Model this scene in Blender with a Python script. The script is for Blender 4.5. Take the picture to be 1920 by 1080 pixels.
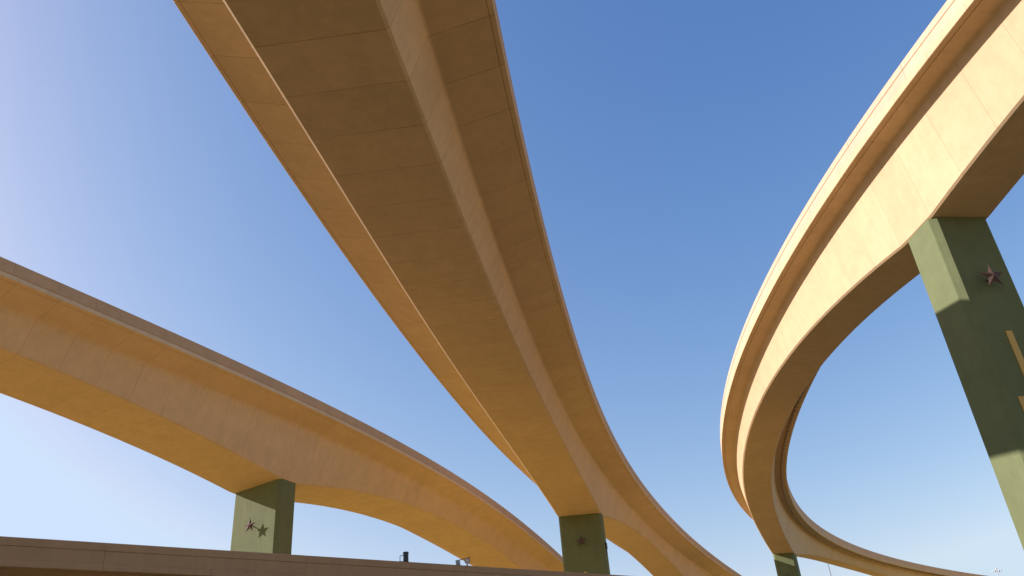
import bpy, bmesh, math, random
import numpy as np
from mathutils import Matrix, Vector

random.seed(5)
scene = bpy.context.scene
for ob in list(bpy.data.objects):
    bpy.data.objects.remove(ob)
col = scene.collection
EYE = 1.6                                   # camera height above the ground

# ------------------------------------------------------------------ camera
F_PX, VX, VY = 1525.66, 741.34, -2117.26    # focal length and zenith point measured on the 1920 px photo
up = np.array([VX - 960, 540 - VY, F_PX]); up /= np.linalg.norm(up)
fw = np.array([0, 0, 1.0]) - up * up[2]; fw /= np.linalg.norm(fw)
rt = np.cross(fw, up)
if rt[0] < 0: rt = -rt
R = np.array([rt, fw, up])                  # rows: world axes in camera (right, up, forward)
cam_data = bpy.data.cameras.new('camera')
cam = bpy.data.objects.new('camera', cam_data); col.objects.link(cam)
m = Matrix.Identity(4)
for i in range(3):
    m[i][0] = R[i, 0]; m[i][1] = R[i, 1]; m[i][2] = -R[i, 2]
m[2][3] = EYE
cam.matrix_world = m
cam_data.sensor_width = 36.0
cam_data.lens = F_PX / 1920 * 36.0
cam_data.clip_end = 20000
cam_data.clip_start = 0.1
scene.camera = cam

# ------------------------------------------------------------------ sky, sun, exposure
SUN_AZ, SUN_EL = -90.0, 26.0                # azimuth clockwise from +Y
world = bpy.data.worlds.new('World'); scene.world = world
world.use_nodes = True
nt = world.node_tree
bg = nt.nodes['Background']
sky = nt.nodes.new('ShaderNodeTexSky'); sky.sky_type = 'NISHITA'
sky.sun_disc = False
sky.sun_elevation = math.radians(SUN_EL)
sky.sun_rotation = math.radians(SUN_AZ)
sky.air_density = 1.0; sky.dust_density = 1.9; sky.ozone_density = 2.0
sky.altitude = 0
# the film's colour response to the whole sky: one gain and gamma per channel
sep = nt.nodes.new('ShaderNodeSeparateColor'); cmb = nt.nodes.new('ShaderNodeCombineColor')
nt.links.new(sky.outputs[0], sep.inputs[0])
for ch, (gain, gam, top) in enumerate(((0.97, 1.50, 3.4), (1.05, 1.13, 4.2), (1.70, 0.72, 5.5))):   # top: where the film saturates
    pw = nt.nodes.new('ShaderNodeMath'); pw.operation = 'POWER'; pw.inputs[1].default_value = gam
    ml = nt.nodes.new('ShaderNodeMath'); ml.operation = 'MULTIPLY'; ml.inputs[1].default_value = gain
    nt.links.new(sep.outputs[ch], pw.inputs[0]); nt.links.new(pw.outputs[0], ml.inputs[0]); mn = nt.nodes.new('ShaderNodeMath'); mn.operation = 'MINIMUM'; mn.inputs[1].default_value = top
    nt.links.new(ml.outputs[0], mn.inputs[0]); nt.links.new(mn.outputs[0], cmb.inputs[ch])
nt.links.new(cmb.outputs[0], bg.inputs[0])
bg.inputs[1].default_value = 0.13
sd = bpy.data.lights.new('sun', 'SUN'); sd.energy = 5.0; sd.angle = math.radians(0.53); sd.color = (1.0, 0.935, 0.97)
sun = bpy.data.objects.new('sun', sd); col.objects.link(sun)
a, e = math.radians(SUN_AZ), math.radians(SUN_EL)
sdir = Vector((math.sin(a) * math.cos(e), math.cos(a) * math.cos(e), math.sin(e)))
sun.rotation_euler = (-sdir).to_track_quat('-Z', 'Y').to_euler()
sun.location = (-60, 0, 60)
vs = scene.view_settings
vs.view_transform = 'Standard'; vs.look = 'None'; vs.gamma = 1.0; vs.exposure = 0.5
vs.use_curve_mapping = False
scene.cycles.max_bounces = 10
scene.cycles.diffuse_bounces = 6

# ------------------------------------------------------------------ materials
def nodes(name):
    mt = bpy.data.materials.new(name); mt.use_nodes = True
    t = mt.node_tree
    return mt, t, t.nodes['Principled BSDF']

def painted_concrete(name, rgb, rough=0.8, mottling=0.03, bump=0.12, per_piece=0.03, stains=0.05, drips=0.0):
    mt, t, b = nodes(name)
    N, L = t.nodes, t.links
    geo = N.new('ShaderNodeNewGeometry')
    def noise(scale, detail=4, vec=None, rough_=0.55):
        n = N.new('ShaderNodeTexNoise'); n.inputs['Scale'].default_value = scale
        n.inputs['Detail'].default_value = detail; n.inputs['Roughness'].default_value = rough_
        L.new(vec or geo.outputs['Position'], n.inputs['Vector']); return n.outputs[0]
    def mrange(src, lo, hi, a=0.3, c=0.7):
        r = N.new('ShaderNodeMapRange'); r.inputs[1].default_value = a; r.inputs[2].default_value = c
        r.inputs[3].default_value = lo; r.inputs[4].default_value = hi; L.new(src, r.inputs[0]); return r.outputs[0]
    def mul(x, y):
        q = N.new('ShaderNodeMath'); q.operation = 'MULTIPLY'; L.new(x, q.inputs[0]); L.new(y, q.inputs[1]); return q.outputs[0]
    big = mrange(noise(0.35, 5), 1 - mottling, 1 + mottling)
    mid = mrange(noise(2.3, 6), 1 - mottling * 0.7, 1 + mottling * 0.7)
    mp = N.new('ShaderNodeMapping'); mp.inputs['Scale'].default_value = (2.6, 2.6, 0.10)
    L.new(geo.outputs['Position'], mp.inputs[0])
    streak = mrange(noise(1.0, 6, mp.outputs[0], 0.65), 1 - stains, 1 + stains * 0.5, 0.25, 0.7)
    blot = mrange(noise(0.9, 8, None, 0.7), 1 - stains * 1.4, 1.0, 0.60, 0.42)
    oi = N.new('ShaderNodeObjectInfo')
    rnd = mrange(oi.outputs['Random'], 1 - per_piece, 1 + per_piece, 0, 1)
    f = mul(mul(mul(big, mid), mul(streak, blot)), rnd)
    mx = N.new('ShaderNodeMix'); mx.data_type = 'RGBA'; mx.blend_type = 'MULTIPLY'; mx.inputs[0].default_value = 1
    mx.inputs[6].default_value = (*rgb, 1)
    cb = N.new('ShaderNodeCombineColor')
    for i in range(3): L.new(f, cb.inputs[i])
    L.new(cb.outputs[0], mx.inputs[7])
    L.new(mx.outputs[2], b.inputs['Base Color'])
    b.inputs['Roughness'].default_value = rough
    b.inputs['Specular IOR Level'].default_value = 0.25
    bp = N.new('ShaderNodeBump'); bp.inputs['Strength'].default_value = bump; bp.inputs['Distance'].default_value = 0.02
    fine = noise(9.0, 8, None, 0.65)
    if drips:                                   # runs of paint down the face
        mp2 = N.new('ShaderNodeMapping'); mp2.inputs['Scale'].default_value = (5.0, 5.0, 0.25)
        L.new(geo.outputs['Position'], mp2.inputs[0])
        ad = N.new('ShaderNodeMath'); ad.operation = 'MULTIPLY_ADD'; ad.inputs[1].default_value = drips
        L.new(noise(1.0, 4, mp2.outputs[0]), ad.inputs[0]); L.new(fine, ad.inputs[2]); fine = ad.outputs[0]
    L.new(fine, bp.inputs['Height'])
    L.new(bp.outputs[0], b.inputs['Normal'])
    return mt

def plain(name, rgb, rough=0.5, metallic=0.0, var=0.08):
    mt, t, b = nodes(name)
    N, L = t.nodes, t.links
    tc = N.new('ShaderNodeTexCoord')
    n = N.new('ShaderNodeTexNoise'); n.inputs['Scale'].default_value = 6; n.inputs['Detail'].default_value = 5
    L.new(tc.outputs['Object'], n.inputs['Vector'])
    cr = N.new('ShaderNodeValToRGB')
    cr.color_ramp.elements[0].position = 0.3; cr.color_ramp.elements[1].position = 0.7
    cr.color_ramp.elements[0].color = (*[c * (1 - var) for c in rgb], 1)
    cr.color_ramp.elements[1].color = (*[min(1, c * (1 + var)) for c in rgb], 1)
    L.new(n.outputs[0], cr.inputs[0]); L.new(cr.outputs[0], b.inputs['Base Color'])
    b.inputs['Roughness'].default_value = rough; b.inputs['Metallic'].default_value = metallic
    return mt

TAN = painted_concrete('tan_painted_concrete', (0.66, 0.447, 0.245))
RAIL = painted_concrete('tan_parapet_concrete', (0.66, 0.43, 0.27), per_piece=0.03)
RAIL_SHADE = painted_concrete('shaded_parapet_concrete', (0.52, 0.31, 0.155), per_piece=0.03, mottling=0.04)  # tan rail colour darkened for ramps whose sides stand in shade
GREEN = painted_concrete('olive_painted_concrete', (0.16, 0.174, 0.074), mottling=0.03, stains=0.06, bump=0.4, per_piece=0.0, drips=2.0)
GOLD = plain('gold_paint', (0.62, 0.36, 0.06), 0.5)
COPPER = plain('aged_copper', (0.10, 0.052, 0.034), 0.7, 0.05, 0.3)
STEEL = plain('galvanised_steel', (0.50, 0.51, 0.52), 0.5, 0.2)
POLE = plain('weathered_pole_steel', (0.20, 0.20, 0.21), 0.6, 0.2)
DARK = plain('dark_metal', (0.03, 0.035, 0.05), 0.45, 0.2)
GREYM = plain('grey_metal', (0.25, 0.28, 0.30), 0.5, 0.2)
RUST = plain('red_brown_metal', (0.30, 0.10, 0.06), 0.55, 0.1)
LENS = plain('pale_lens', (0.6, 0.55, 0.52), 0.15)
PIPE = plain('brown_conduit', (0.24, 0.145, 0.08), 0.6)

def ground_material():
    mt, t, b = nodes('dry_tan_earth')
    N, L = t.nodes, t.links
    geo = N.new('ShaderNodeNewGeometry')
    n1 = N.new('ShaderNodeTexNoise'); n1.inputs['Scale'].default_value = 0.08; n1.inputs['Detail'].default_value = 8
    n2 = N.new('ShaderNodeTexNoise'); n2.inputs['Scale'].default_value = 3.0; n2.inputs['Detail'].default_value = 8
    L.new(geo.outputs['Position'], n1.inputs['Vector']); L.new(geo.outputs['Position'], n2.inputs['Vector'])
    cr = N.new('ShaderNodeValToRGB')
    cr.color_ramp.elements[0].position = 0.35; cr.color_ramp.elements[1].position = 0.65
    cr.color_ramp.elements[0].color = (0.37, 0.25, 0.055, 1)
    cr.color_ramp.elements[1].color = (0.47, 0.32, 0.075, 1)
    ad = N.new('ShaderNodeMix'); ad.data_type = 'FLOAT'; ad.inputs[0].default_value = 0.45
    L.new(n1.outputs[0], ad.inputs[2]); L.new(n2.outputs[0], ad.inputs[3])
    L.new(ad.outputs[0], cr.inputs[0]); L.new(cr.outputs[0], b.inputs['Base Color'])
    b.inputs['Roughness'].default_value = 0.95
    bp = N.new('ShaderNodeBump'); bp.inputs['Strength'].default_value = 0.6; bp.inputs['Distance'].default_value = 0.08
    L.new(n2.outputs[0], bp.inputs['Height']); L.new(bp.outputs[0], b.inputs['Normal'])
    return mt
EARTH = ground_material()

# ------------------------------------------------------------------ helpers
def link(name, me, mat, parent=None, loc=None):
    if mat and not me.materials: me.materials.append(mat)
    o = bpy.data.objects.new(name, me); col.objects.link(o)
    if parent: o.parent = parent
    if loc is not None: o.location = loc
    return o

def from_bm(name, bm, mat, parent=None, smooth=None):
    me = bpy.data.meshes.new(name)
    bmesh.ops.recalc_face_normals(bm, faces=bm.faces[:])
    bm.to_mesh(me); bm.free()
    if smooth is not None:
        me.shade_smooth() if hasattr(me, 'shade_smooth') else None
        me.set_sharp_from_angle(angle=math.radians(smooth))
    return link(name, me, mat, parent)

def thing(name, label, cat, loc=(0, 0, 0), rz=0.0, group=None):
    o = bpy.data.objects.new(name, None); col.objects.link(o)
    o.empty_display_size = 0.5
    o.location = loc; o.rotation_euler = (0, 0, rz)
    o['label'] = label; o['category'] = cat
    if group: o['group'] = group
    return o

def add_box(bm, x0, x1, y0, y1, z0, z1, bevel=0.0, mtx=None):
    g = bmesh.ops.create_cube(bm, size=1.0)
    vs_ = g['verts']
    for v in vs_:
        v.co = Vector(((x0 + x1) / 2 + v.co.x * (x1 - x0), (y0 + y1) / 2 + v.co.y * (y1 - y0), (z0 + z1) / 2 + v.co.z * (z1 - z0)))
    if bevel:
        es = list({e for v in vs_ for e in v.link_edges})
        r = bmesh.ops.bevel(bm, geom=es, offset=bevel, segments=1, affect='EDGES')
        vs_ = list({v for f_ in r['faces'] for v in f_.verts} | {v for v in vs_ if v.is_valid})
    if mtx is not None:
        for v in vs_: v.co = mtx @ v.co
    return vs_

def add_tube(bm, p0, p1, r0, r1=None, n=12, caps=True):
    p0, p1 = Vector(p0), Vector(p1); r1 = r0 if r1 is None else r1
    z = (p1 - p0).normalized(); x = z.orthogonal().normalized(); y = z.cross(x)
    a_ = [bm.verts.new(p0 + (x * math.cos(t) + y * math.sin(t)) * r0) for t in (2 * math.pi * i / n for i in range(n))]
    b_ = [bm.verts.new(p1 + (x * math.cos(t) + y * math.sin(t)) * r1) for t in (2 * math.pi * i / n for i in range(n))]
    for i in range(n): bm.faces.new((a_[i], a_[(i + 1) % n], b_[(i + 1) % n], b_[i]))
    if caps: bm.faces.new(a_[::-1]); bm.faces.new(b_)

# ------------------------------------------------------------------ ground
bm = bmesh.new()
G = [-6000, -1500, -400, -150, -60, 0, 60, 150, 400, 1500, 6000]
grid = [[bm.verts.new((x, y, 0)) for x in G] for y in G]
for j in range(len(G) - 1):
    for i in range(len(G) - 1):
        bm.faces.new((grid[j][i], grid[j][i + 1], grid[j + 1][i + 1], grid[j + 1][i]))
g = from_bm('ground', bm, EARTH); g['kind'] = 'structure'


# ------------------------------------------------------------------ unseen asphalt roads, added to cut ground bounce onto the ramps
def asphalt():
    mt, t, b = nodes('asphalt')
    N, L = t.nodes, t.links
    geo = N.new('ShaderNodeNewGeometry')
    n2 = N.new('ShaderNodeTexNoise'); n2.inputs['Scale'].default_value = 14.0; n2.inputs['Detail'].default_value = 8
    L.new(geo.outputs['Position'], n2.inputs['Vector'])
    cr = N.new('ShaderNodeValToRGB')
    cr.color_ramp.elements[0].color = (0.035, 0.035, 0.036, 1); cr.color_ramp.elements[1].color = (0.075, 0.073, 0.070, 1)
    L.new(n2.outputs[0], cr.inputs[0]); L.new(cr.outputs[0], b.inputs['Base Color'])
    b.inputs['Roughness'].default_value = 0.9
    bp = N.new('ShaderNodeBump'); bp.inputs['Strength'].default_value = 0.4; bp.inputs['Distance'].default_value = 0.01
    L.new(n2.outputs[0], bp.inputs['Height']); L.new(bp.outputs[0], b.inputs['Normal'])
    return mt
ASPHALT = asphalt()
KERB = painted_concrete('kerb_concrete', (0.36, 0.34, 0.31))
PAINT = plain('road_paint', (0.75, 0.75, 0.72), 0.7)
RY0 = -260.0
for x0, x1, RY1 in ((-37.0, -23.0, 50.0), (-17.0, -1.8, 60.0), (2.2, 12.5, 60.0), (24.5, 54.0, 170.0)):
    bm = bmesh.new()
    vv = [bm.verts.new(c) for c in ((x0, RY0, 0.006), (x1, RY0, 0.006), (x1, RY1, 0.006), (x0, RY1, 0.006))]
    bm.faces.new(vv)
    rd = from_bm('added_road', bm, ASPHALT); rd['kind'] = 'structure'
    for xa, xb in ((x0 - 0.3, x0), (x1, x1 + 0.3)):
        bm = bmesh.new(); add_box(bm, xa, xb, RY0, RY1, -0.1, 0.13, 0.03)
        kb = from_bm('added_kerb', bm, KERB); kb['kind'] = 'structure'
    bm = bmesh.new()
    nl = 4
    for i in range(1, nl):
        xm = x0 + (x1 - x0) * i / nl
        y = RY0 + 2
        while y < RY1 - 4:
            vv = [bm.verts.new(c) for c in ((xm - 0.06, y, 0.012), (xm + 0.06, y, 0.012), (xm + 0.06, y + 3, 0.012), (xm - 0.06, y + 3, 0.012))]
            bm.faces.new(vv); y += 12
    mk = from_bm('added_road_markings', bm, PAINT); mk['kind'] = 'structure'

# ------------------------------------------------------------------ elevated ramps
# measured alignments: start point, heading, curvature knots (1/100 m), height, grade knots, crossfall, section
PARAMS = {
    'A': [-33.59373, 41.54324, 0.46553, -0.09944, -0.13896, -0.23142, -0.36762, -0.21352, -0.12594, -0.0919, -0.0766, -0.0686, -0.06401, -0.06113, 25.29269, 0.013, 0.01724, -0.01535, -0.00839, -0.00578, -0.00463, -0.08826, 0.0193, 2.42395, 3.66238, 5.80892, 0.84227, 0.2914, 0.8832, 2.49238, 5.24424, 26.03882, 31.201, 72.08249, 1.87323, 2.17745, 2.50395],
    'B': [-6.70357, 16.24936, 0.0862, 0.02965, 0.07188, 0.17358, 0.14272, 0.24988, 0.25471, 0.20604, 0.12884, 0.07541, 0.05617, 0.04752, 26.81276, 0.03384, 0.03564, 0.04211, -0.00372, -0.00559, -0.00447, 0.0206, 0.03313, 2.624, 3.39494, 6.24662, 1.04162, 0.28157, 0.88299, 2.80007, 5.58421, 83.54006, 48.24945, 66.20157, 2.87431, 2.11643, 1.93951],
    'C': [20.77807, 27.14856, -0.16039, 0.73373, 0.76219, 0.80228, 0.58764, 0.56488, 0.55703, 0.44839, 0.33616, 0.26083, 0.22826, 0.21144, 23.9334, -0.00327, 0.00362, 0.02911, 0.01739, 0.00922, 0.00707, 0.01482, 0.10772, 1.40909, 1.96595, 3.16686, 0.42839, 0.32458, 0.90757, 2.01845, 4.62442, 3.60119, 38.11368, 82.36903, 1.9067, 2.25787, 2.39903],
}
KN = np.arange(-40, 241, 28.0); NK = len(KN)
GN = np.arange(-40, 241, 56.0); NG = len(GN)
NM = ['x0', 'y0', 'h0'] + ['k%d' % i for i in range(NK)] + ['z0'] + ['g%d' % i for i in range(NG)] + \
     'e0 e1 b bt W hw ht ph dm dp sp La L n lp n2'.split()

def cum(f, s): return np.concatenate([[0], np.cumsum((f[1:] + f[:-1]) / 2 * np.diff(s))])

class Ramp:
    fillet = 0.14
    groove = 0.012
    rail = RAIL_SHADE
    body = TAN
    def __init__(self, key, k=1.0, s0=-100, s1=300):
        p = np.array(PARAMS[key]); self.q = q = dict(zip(NM, p)); self.k = k
        S = np.arange(s0, s1 + 0.01, 0.5)
        kap = np.interp(S, KN, p[3:3 + NK] / 100); h = cum(kap, S); h = h - np.interp(0, S, h) + q['h0']
        g0 = NM.index('g0')
        X = cum(np.sin(h), S); Y = cum(np.cos(h), S); Z = cum(np.interp(S, GN, p[g0:g0 + NG]), S)
        self.S, self.h = S, h
        self.X = q['x0'] + X - np.interp(0, S, X); self.Y = q['y0'] + Y - np.interp(0, S, Y)
        self.Z = q['z0'] + Z - np.interp(0, S, Z)
    def e(self, s): return self.q['e0'] + self.q['e1'] * min(s, 240) / 100
    def depth(self, s):
        q = self.q; sp, La, L = q['sp'], q['La'], q['L']; s2 = sp + q['lp']
        per0 = 2 * La + q['lp']
        if s < sp:
            mm = (sp - s) % per0                  # spans before the pier
            a_ = abs(mm - La) / La if mm < 2 * La else 1
            n = q['n']
        elif s <= s2: a_ = 1; n = 2
        else:
            mm = (s - s2) % (L + q['lp']); a_ = abs(mm - L / 2) / (L / 2) if mm < L else 1; n = q['n2']
        return q['dm'] + (q['dp'] - q['dm']) * min(a_, 1) ** n
    def heading(self, s): return float(np.interp(s, self.S, self.h))
    def pt(self, s, o, z):
        x, y, zz, h = (float(np.interp(s, self.S, A)) for A in (self.X, self.Y, self.Z, self.h))
        e_ = self.e(s); oo = o * math.cos(e_) + z * math.sin(e_)
        v = Vector((x + math.cos(h) * oo, y - math.sin(h) * oo, zz - o * math.sin(e_) + z * math.cos(e_))) * self.k
        v.z += EYE
        return v
    sec = property(lambda self: self.q)

class StraightRamp(Ramp):
    def __init__(self, p, d, q, k=1.0):
        self.p, self.d, self.q, self.k = p, d, q, k
        self.hh = math.atan2(d[0], d[1])
    def e(self, s): return 0.0
    def depth(self, s): return self.q['dm']
    def heading(self, s): return self.hh
    def pt(self, s, o, z):
        return Vector((self.p[0] + self.d[0] * s + math.cos(self.hh) * o, self.p[1] + self.d[1] * s - math.sin(self.hh) * o, self.p[2] + z + EYE))

def bez(a_, c_, b_, n):
    return [tuple((1 - t) ** 2 * a_[i] + 2 * t * (1 - t) * c_[i] + t * t * b_[i] for i in (0, 1)) for t in (j / n for j in range(n + 1))]

def girder_profile(rp, s):
    q = rp.q; k = rp.k; d = rp.depth(s)
    b, bt, W, hw, ht = q['b'], q['bt'], q['W'], q['hw'], q['ht']
    c = 0.10 / k
    wl = math.hypot(bt - b, d - hw); u = ((bt - b) / wl, (d - hw) / wl)          # up the web
    wg = math.hypot(W - bt, hw - ht); w = ((W - bt) / wg, (hw - ht) / wg)         # out along the wing
    r = min(rp.fillet, wl * 0.4, wg * 0.4)
    half = [(b - c, -d), (b + u[0] * c, -d + u[1] * c)]
    half += bez((bt - u[0] * r, -hw - u[1] * r), (bt, -hw), (bt + w[0] * r, -hw + w[1] * r), 5)
    for t, dz in ((wg - 0.32, 0), (wg - 0.30, 0.03), (wg - 0.25, 0.03), (wg - 0.23, 0)):    # drip groove
        half.append((bt + w[0] * t, -hw + w[1] * t + dz))
    half += [(W - 0.02, -ht), (W, -ht + 0.02), (W, -0.004)]
    return half + [(-x, z) for x, z in reversed(half)]

def inset(poly, dist):
    out = []; n = len(poly)
    for i in range(n):
        p0, p1, p2 = poly[i - 1], poly[i], poly[(i + 1) % n]
        def nrm(a_, b_):
            dx, dz = b_[0] - a_[0], b_[1] - a_[1]; l = math.hypot(dx, dz) or 1; return (-dz / l, dx / l)
        n1, n2 = nrm(p0, p1), nrm(p1, p2)
        mx, mz = n1[0] + n2[0], n1[1] + n2[1]; l = math.hypot(mx, mz) or 1
        out.append((p1[0] + mx / l * dist, p1[1] + mz / l * dist))
    return out

def sweep(name, rp, stations, profs, mat, parent, smooth=25):
    me = bpy.data.meshes.new(name)
    vs_, fs = [], []; n = len(profs[0])
    for s, pr in zip(stations, profs):
        vs_ += [rp.pt(s, o, z) for o, z in pr]
    for j in range(len(stations) - 1):
        for i in range(n):
            a_, b_ = j * n + i, j * n + (i + 1) % n
            fs.append((a_, a_ + n, b_ + n, b_))
    fs.append(tuple(range(n))); fs.append(tuple(reversed(range((len(stations) - 1) * n, len(stations) * n))))
    org = rp.pt((stations[0] + stations[-1]) / 2, 0, 0)
    me.from_pydata([v - org for v in vs_], [], fs)
    bm_ = bmesh.new(); bm_.from_mesh(me); bmesh.ops.recalc_face_normals(bm_, faces=bm_.faces[:]); bm_.to_mesh(me); bm_.free()
    me.polygons.foreach_set('use_smooth', [True] * len(me.polygons))
    me.set_sharp_from_angle(angle=math.radians(smooth))
    return link(name, me, mat, parent, org - parent.location)

def parapet_profile(rp, side, reveal):
    q = rp.q; W, ph = q['W'], q['ph']
    pr = [(W - 0.035, 0.0), (W - 0.035, 0.03), (W, 0.06)] if not reveal else [(W - 0.003, 0.0)]
    if reveal:
        z1 = ph - (ph + q['ht']) * 0.31
        pr += [(W, 0.03), (W, z1 - 0.03), (W - 0.03, z1 - 0.015), (W - 0.03, z1 + 0.015), (W, z1 + 0.03)]
    pr += [(W, ph - 0.03), (W - 0.03, ph), (W - 0.20, ph), (W - 0.24, 0.30), (W - 0.40, 0.09), (W - 0.40, 0.0)]
    return pr if side > 0 else [(-x, z) for x, z in pr]

def build_ramp(rp, label, s0, s1, joint0, seg, panel, pjoint0, reveal, extra=(), fine=2):
    root = thing('elevated_ramp', label, 'overpass', rp.pt(s0, 0, 0), 0, 'curving elevated concrete ramps')
    k = rp.k
    cuts = [joint0 + i * seg for i in range(int((s0 - joint0) / seg) - 1, int((s1 - joint0) / seg) + 2)]
    cuts = sorted([c for c in cuts if s0 <= c <= s1] + list(extra))
    gap, ch = 0.003 / k, rp.groove / k
    for a_, b_ in zip(cuts[:-1], cuts[1:]):
        sts = [a_ + gap, a_ + gap + ch] + [a_ + (b_ - a_) * i / fine for i in range(1, fine)] + [b_ - gap - ch, b_ - gap]
        prs = [girder_profile(rp, s) for s in sts]
        prs[0] = inset(prs[0], rp.groove * 1.2 / k); prs[-1] = inset(prs[-1], rp.groove * 1.2 / k)
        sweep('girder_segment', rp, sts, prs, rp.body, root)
    pc = [pjoint0 + i * panel for i in range(int((s0 - pjoint0) / panel) - 1, int((s1 - pjoint0) / panel) + 2)]
    pc = [c for c in pc if s0 <= c <= s1]
    for side in (1, -1):
        for a_, b_ in zip(pc[:-1], pc[1:]):
            n = 4
            sts = [a_ + 0.006 + (b_ - a_ - 0.012) * i / n for i in range(n + 1)]
            pr = parapet_profile(rp, side, reveal)
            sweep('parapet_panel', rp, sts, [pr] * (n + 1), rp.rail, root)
    return root

A = Ramp('A', 1.135); B = Ramp('B'); KC = 1.19; C = Ramp('C', KC)
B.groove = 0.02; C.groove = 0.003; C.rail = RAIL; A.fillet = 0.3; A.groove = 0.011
build_ramp(A, 'tan ramp at left, standing on the pier with a sunlit star', -62, 215, A.q['sp'] - 60, 3.0 / A.k, 6.0 / A.k, 0.0, False)
bm_mid = B.q['sp'] - B.q['La']
build_ramp(B, 'wide tan ramp in the middle, its underside passing overhead', -80, 235, 5.06, 3.0, 6.0, 1.0, False, extra=(bm_mid - 0.5, bm_mid + 0.4), fine=3)
rc = build_ramp(C, 'sunlit tan ramp looping in a tight curve at right', -70, 235, C.q['sp'], 3.0 / KC, 6.0 / KC, 0.0, True, fine=3)

P1 = np.array([-22.446, 34.187, 9.562]); P2 = np.array([1.711, 52.279, 9.562])
dd = (P2 - P1); dd /= np.linalg.norm(dd)
QD = dict(b=2.0, bt=2.4, W=4.6, hw=0.62, ht=0.30, ph=0.92, dm=2.0)
hD = math.atan2(dd[0], dd[1])
ctr = (P1[0] - math.cos(hD) * QD['W'], P1[1] + math.sin(hD) * QD['W'], P1[2] - QD['ph'])
D = StraightRamp(ctr, dd, QD)
D.rail = painted_concrete('deep_shade_concrete', (0.42, 0.265, 0.145), per_piece=0.03, mottling=0.04)  # shade put into the colour: low ramp's side darker than its fill light gives
D.body = D.rail  # girder takes the same shade-darkened colour
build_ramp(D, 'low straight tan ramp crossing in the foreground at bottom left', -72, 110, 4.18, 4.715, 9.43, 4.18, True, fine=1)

# conduit with hangers under the inner wing of the looping ramp
q = C.q; oC = q['W'] - 0.55
cs = np.arange(10, 200.1, 2.0)
zc = -(q['ht'] + (q['hw'] - q['ht']) * (q['W'] - oC) / (q['W'] - q['bt'])) - 0.12
ring = [(oC + 0.11 * math.cos(t), zc + 0.11 * math.sin(t)) for t in (2 * math.pi * i / 8 for i in range(8))]
sweep('conduit', C, list(cs), [ring] * len(cs), PIPE, rc, 60)
bm = bmesh.new()
add_box(bm, -0.12, 0.12, -0.10, 0.10, -0.13, 0.20, 0.015)
hm = bpy.data.meshes.new('hanger'); bm.to_mesh(hm); bm.free(); hm.materials.append(TAN)
for s in np.arange(10, 150, 1.1):
    h_ = link('hanger', hm, None, rc, C.pt(s, oC, zc) - rc.location); h_.rotation_euler = (0, 0, -C.heading(s))

# ------------------------------------------------------------------ piers
def star_bmesh(R0, r0, t):
    bm_ = bmesh.new()
    ring_ = []
    for i in range(10):
        an = math.pi / 2 + i * math.pi / 5; rr = R0 if i % 2 == 0 else r0
        ring_.append(bm_.verts.new((rr * math.cos(an), 0, rr * math.sin(an))))
    f_ = bm_.verts.new((0, -t, 0)); k_ = bm_.verts.new((0, t, 0))
    for i in range(10):
        bm_.faces.new((ring_[i], ring_[(i + 1) % 10], f_)); bm_.faces.new((ring_[(i + 1) % 10], ring_[i], k_))
    bmesh.ops.recalc_face_normals(bm_, faces=bm_.faces[:])
    me = bpy.data.meshes.new('star'); bm_.to_mesh(me); bm_.free(); me.materials.append(COPPER)
    return me
STAR = star_bmesh(0.70, 0.28, 0.14)

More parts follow.
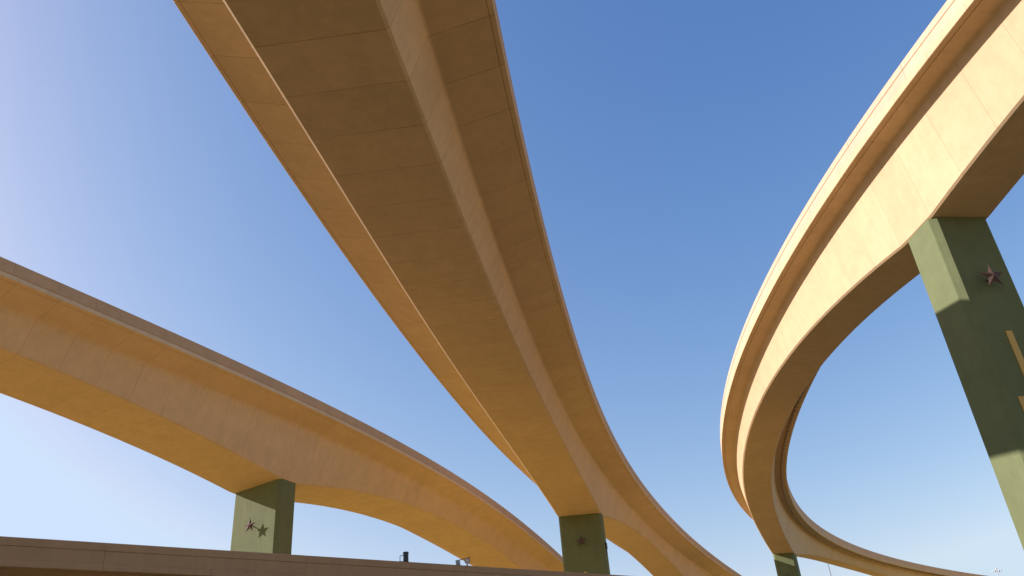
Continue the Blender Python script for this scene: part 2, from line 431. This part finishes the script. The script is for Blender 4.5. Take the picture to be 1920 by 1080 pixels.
def pier(rp, s_near, label, gold=True, bar=3.4, star_drop=3.4, stars=True, fixture=False, length=None, half=None):
    q = rp.q; k = rp.k
    lp = (length or q['lp']) * k; hw_ = (half or q['b']) * k - 0.03
    sc = s_near + (length or q['lp']) / 2
    base = rp.pt(sc, 0, 0); h = rp.heading(sc)
    root = thing('bridge_pier', label, 'pier', (base.x, base.y, 0), -h, 'olive green bridge piers')
    # local axes: x = right of the road, y = along the road; the near face looks to -y
    cc = 0.30
    oct_ = [(-hw_ + cc, -lp / 2), (hw_ - cc, -lp / 2), (hw_, -lp / 2 + cc), (hw_, lp / 2 - cc), (hw_ - cc, lp / 2), (-hw_ + cc, lp / 2), (-hw_, lp / 2 - cc), (-hw_, -lp / 2 + cc)]
    d = rp.depth(s_near + 0.1)
    e_ = rp.e(sc)
    def ztop(x): return rp.pt(sc, 0, 0).z - x * math.sin(e_) - d * k * math.cos(e_) + 0.06
    xoff = (rp.pt(sc, 0, -d) - base); off = xoff.x * math.cos(h) - xoff.y * math.sin(h)
    bm_ = bmesh.new()
    nz = 9
    rings = []
    for j in range(nz + 1):
        f_ = j / nz
        rings.append([bm_.verts.new((x + off, y, -0.3 + (ztop(x) + 0.3) * f_)) for x, y in oct_])
    for j in range(nz):
        for i in range(8):
            bm_.faces.new((rings[j][i], rings[j][(i + 1) % 8], rings[j + 1][(i + 1) % 8], rings[j + 1][i]))
    bm_.faces.new(rings[-1]); bm_.faces.new(rings[0][::-1])
    from_bm('shaft', bm_, GREEN, root)
    zt = ztop(0)
    if stars:
        for sy in (-1, 1):
            zs = zt - star_drop
            st = link('star', STAR, None, root, (off, sy * (lp / 2 + 0.48), zs))
            bm_ = bmesh.new(); add_tube(bm_, (0, 0, 0), (0, -sy * 0.52, 0), 0.045, n=8)
            from_bm('mounting_rod', bm_, COPPER, st)
    if gold:
        for sy in (-1, 1):
            for dx, top, bot in ((0, bar, 11.0), (-0.73, bar + 3.4, 11.0), (0.73, bar + 3.4, 11.0)):
                z1 = zt - star_drop - top; z0 = max(zt - star_drop - bot, 1.0)
                if z1 < z0 + 0.5 or abs(dx) > hw_ - 0.5: continue
                bm_ = bmesh.new()
                y0 = sy * lp / 2
                add_box(bm_, off + dx - 0.17, off + dx + 0.17, min(y0 - sy * 0.02, y0 + sy * 0.05), max(y0 - sy * 0.02, y0 + sy * 0.05), z0, z1, 0.012)
                from_bm('gold_bar', bm_, GOLD, root)
    if fixture:
        bm_ = bmesh.new()
        add_box(bm_, off + hw_ - 0.02, off + hw_ + 0.16, -0.35, 0.25, zt - 4.2, zt - 3.5, 0.03)
        add_box(bm_, off + hw_ - 0.02, off + hw_ + 0.08, -0.12, 0.02, zt - 4.9, zt - 4.2, 0.02)
        from_bm('junction_box', bm_, DARK, root)
    return root

pier(A, A.q['sp'], 'green pier with a sunlit star and its star shaped shadow', star_drop=3.72)
pier(A, A.q['sp'] + A.q['lp'] + A.q['L'], 'farthest green pier under the left ramp, behind the low ramp')
pier(A, A.q['sp'] - 2 * A.q['La'] - A.q['lp'], 'nearest green pier under the left ramp, left of the low ramp')
pier(B, B.q['sp'], 'dark green pier in shade under the middle ramp', star_drop=3.25, fixture=True)
pier(B, B.q['sp'] + B.q['lp'] + B.q['L'], 'farthest green pier under the middle ramp')
pier(B, B.q['sp'] - 2 * B.q['La'] - B.q['lp'], 'nearest green pier under the middle ramp, on the roadside')
pier(C, C.q['sp'], 'large green pier at right with a broad band of shadow', star_drop=4.0, bar=2.85)
pier(C, C.q['sp'] + C.q['lp'] + C.q['L'], 'distant green pier under the far end of the looping ramp', star_drop=4.0, bar=2.85)
for s, lab in ((-45, 'low green pier far left under the low straight ramp'), (2, 'low green pier under the left part of the straight ramp'), (50, 'low green pier under the right part of the straight ramp'), (92, 'low green pier far right under the low straight ramp')):
    pier(D, s, lab, gold=False, stars=False, length=1.8, half=1.9)

# ------------------------------------------------------------------ floodlights on the low ramp's parapet
def on_rail(t, inward=0.11):
    v = D.pt(t, QD['W'] - inward, QD['ph']); return v
def floodlight(t, label, kind):
    p = on_rail(t)
    root = thing('floodlight', label, 'floodlight', p, -hD + math.pi / 2, 'floodlights on the parapet')
    # local x along the rail (to the right in the picture), y away from the camera
    if kind == 0:
        bm_ = bmesh.new(); add_box(bm_, -0.42, 0.16, -0.06, 0.06, 0.0, 0.025, 0.004); from_bm('base_plate', bm_, DARK, root)
        bm_ = bmesh.new(); add_tube(bm_, (0, 0, 0.02), (0, 0, 0.50), 0.145, 0.145, 20); add_tube(bm_, (0, 0, 0.44), (0, 0, 0.53), 0.158, 0.158, 20); from_bm('housing', bm_, DARK, root, 40)
        bm_ = bmesh.new(); add_tube(bm_, (-0.36, 0, 0.01), (-0.36, 0, 0.31), 0.02, n=8); add_tube(bm_, (-0.37, 0, 0.30), (-0.10, 0, 0.37), 0.02, n=8); from_bm('bracket', bm_, GREYM, root, 40)
    elif kind == 1:
        bm_ = bmesh.new(); add_box(bm_, -0.14, 0.14, -0.07, 0.07, 0.0, 0.025, 0.004); from_bm('base_plate', bm_, GREYM, root)
        mt = Matrix.Rotation(math.radians(14), 4, 'Y')
        bm_ = bmesh.new(); add_tube(bm_, (0.02, 0, 0.03), (-0.01, 0, 0.26), 0.13, 0.12, 20); add_tube(bm_, (-0.01, 0, 0.25), (-0.015, 0, 0.28), 0.135, 0.135, 20); from_bm('housing', bm_, GREYM, root, 40)
        bm_ = bmesh.new(); add_tube(bm_, (0.02, 0, 0.27), (0.46, 0, 0.40), 0.022, n=8); from_bm('bracket', bm_, DARK, root, 40)
    else:
        bm_ = bmesh.new(); add_tube(bm_, (0, 0, 0), (0, 0, 0.16), 0.035, n=10); add_box(bm_, -0.09, 0.09, -0.06, 0.06, 0.0, 0.02, 0.004); from_bm('stem', bm_, RUST, root, 40)
        ax = Vector((-0.35, -0.92, -0.1)).normalized(); c0 = Vector((0, 0, 0.27))
        bm_ = bmesh.new(); add_tube(bm_, c0 - ax * 0.10, c0 + ax * 0.09, 0.09, 0.17, 20); from_bm('housing', bm_, RUST, root, 40)
        bm_ = bmesh.new(); add_tube(bm_, c0 + ax * 0.085, c0 + ax * 0.10, 0.135, 0.12, 20); from_bm('lens', bm_, LENS, root, 40)
        bm_ = bmesh.new(); add_tube(bm_, c0 + Vector((-0.05, 0, 0.14)), c0 + Vector((0.20, 0, 0.22)), 0.03, n=8); from_bm('visor', bm_, RUST, root, 40)
floodlight(19.35, 'dark upright cylinder floodlight on the low parapet', 0)
floodlight(22.68, 'small grey drum floodlight on the low parapet, left of the red one', 1)
floodlight(23.30, 'red brown round floodlight with a pale lens on the low parapet', 2)

# ------------------------------------------------------------------ high mast lights
def mast(x, y, H, label, R0=1.05, pole=STEEL, r=0.26):
    root = thing('high_mast_light', label, 'light pole', (x, y, 0), 0, 'high mast lights')
    bm_ = bmesh.new(); add_tube(bm_, (0, 0, 0), (0, 0, H), r, r * 0.45, 14); from_bm('pole', bm_, pole, root, 40)
    bm_ = bmesh.new(); add_tube(bm_, (0, 0, H - 0.1), (0, 0, H + 0.5), 0.22, 0.16, 12); from_bm('head_cap', bm_, STEEL, root, 40)
    bm_ = bmesh.new()
    n = 24
    for i in range(n):
        t0, t1 = 2 * math.pi * i / n, 2 * math.pi * (i + 1) / n
        add_tube(bm_, (0.6 * math.cos(t0), 0.6 * math.sin(t0), H - 0.3), (0.6 * math.cos(t1), 0.6 * math.sin(t1), H - 0.3), 0.06, n=6)
    for i in range(3):
        t0 = 2 * math.pi * i / 3
        add_tube(bm_, (0, 0, H - 0.15), (0.6 * math.cos(t0), 0.6 * math.sin(t0), H - 0.3), 0.05, n=6)
    from_bm('lamp_ring', bm_, STEEL, root, 40)
    for i in range(6):
        t0 = 2 * math.pi * (i + 0.5) / 6
        c_, s_ = math.cos(t0), math.sin(t0)
        bm_ = bmesh.new()
        add_tube(bm_, (0.58 * c_, 0.58 * s_, H - 0.3), (R0 * c_, R0 * s_, H - 0.32), 0.05, n=6)
        add_tube(bm_, (R0 * c_, R0 * s_, H - 0.20), (R0 * c_, R0 * s_, H - 0.55), 0.13, 0.26, 12)
        lu = from_bm('luminaire', bm_, STEEL, root, 40)
        bm_ = bmesh.new(); add_tube(bm_, (R0 * c_, R0 * s_, H - 0.55), (R0 * c_, R0 * s_, H - 0.58), 0.24, 0.21, 12)
        from_bm('lens', bm_, LENS, lu, 40)
mast(125.4, 236.1, 36, 'distant high mast light with a crown of lamps at far right')
mast(61.9 * 1.35, 181.2 * 1.35, 36 * 1.28, 'thin distant light pole seen under the looping ramp', pole=POLE, r=0.22)
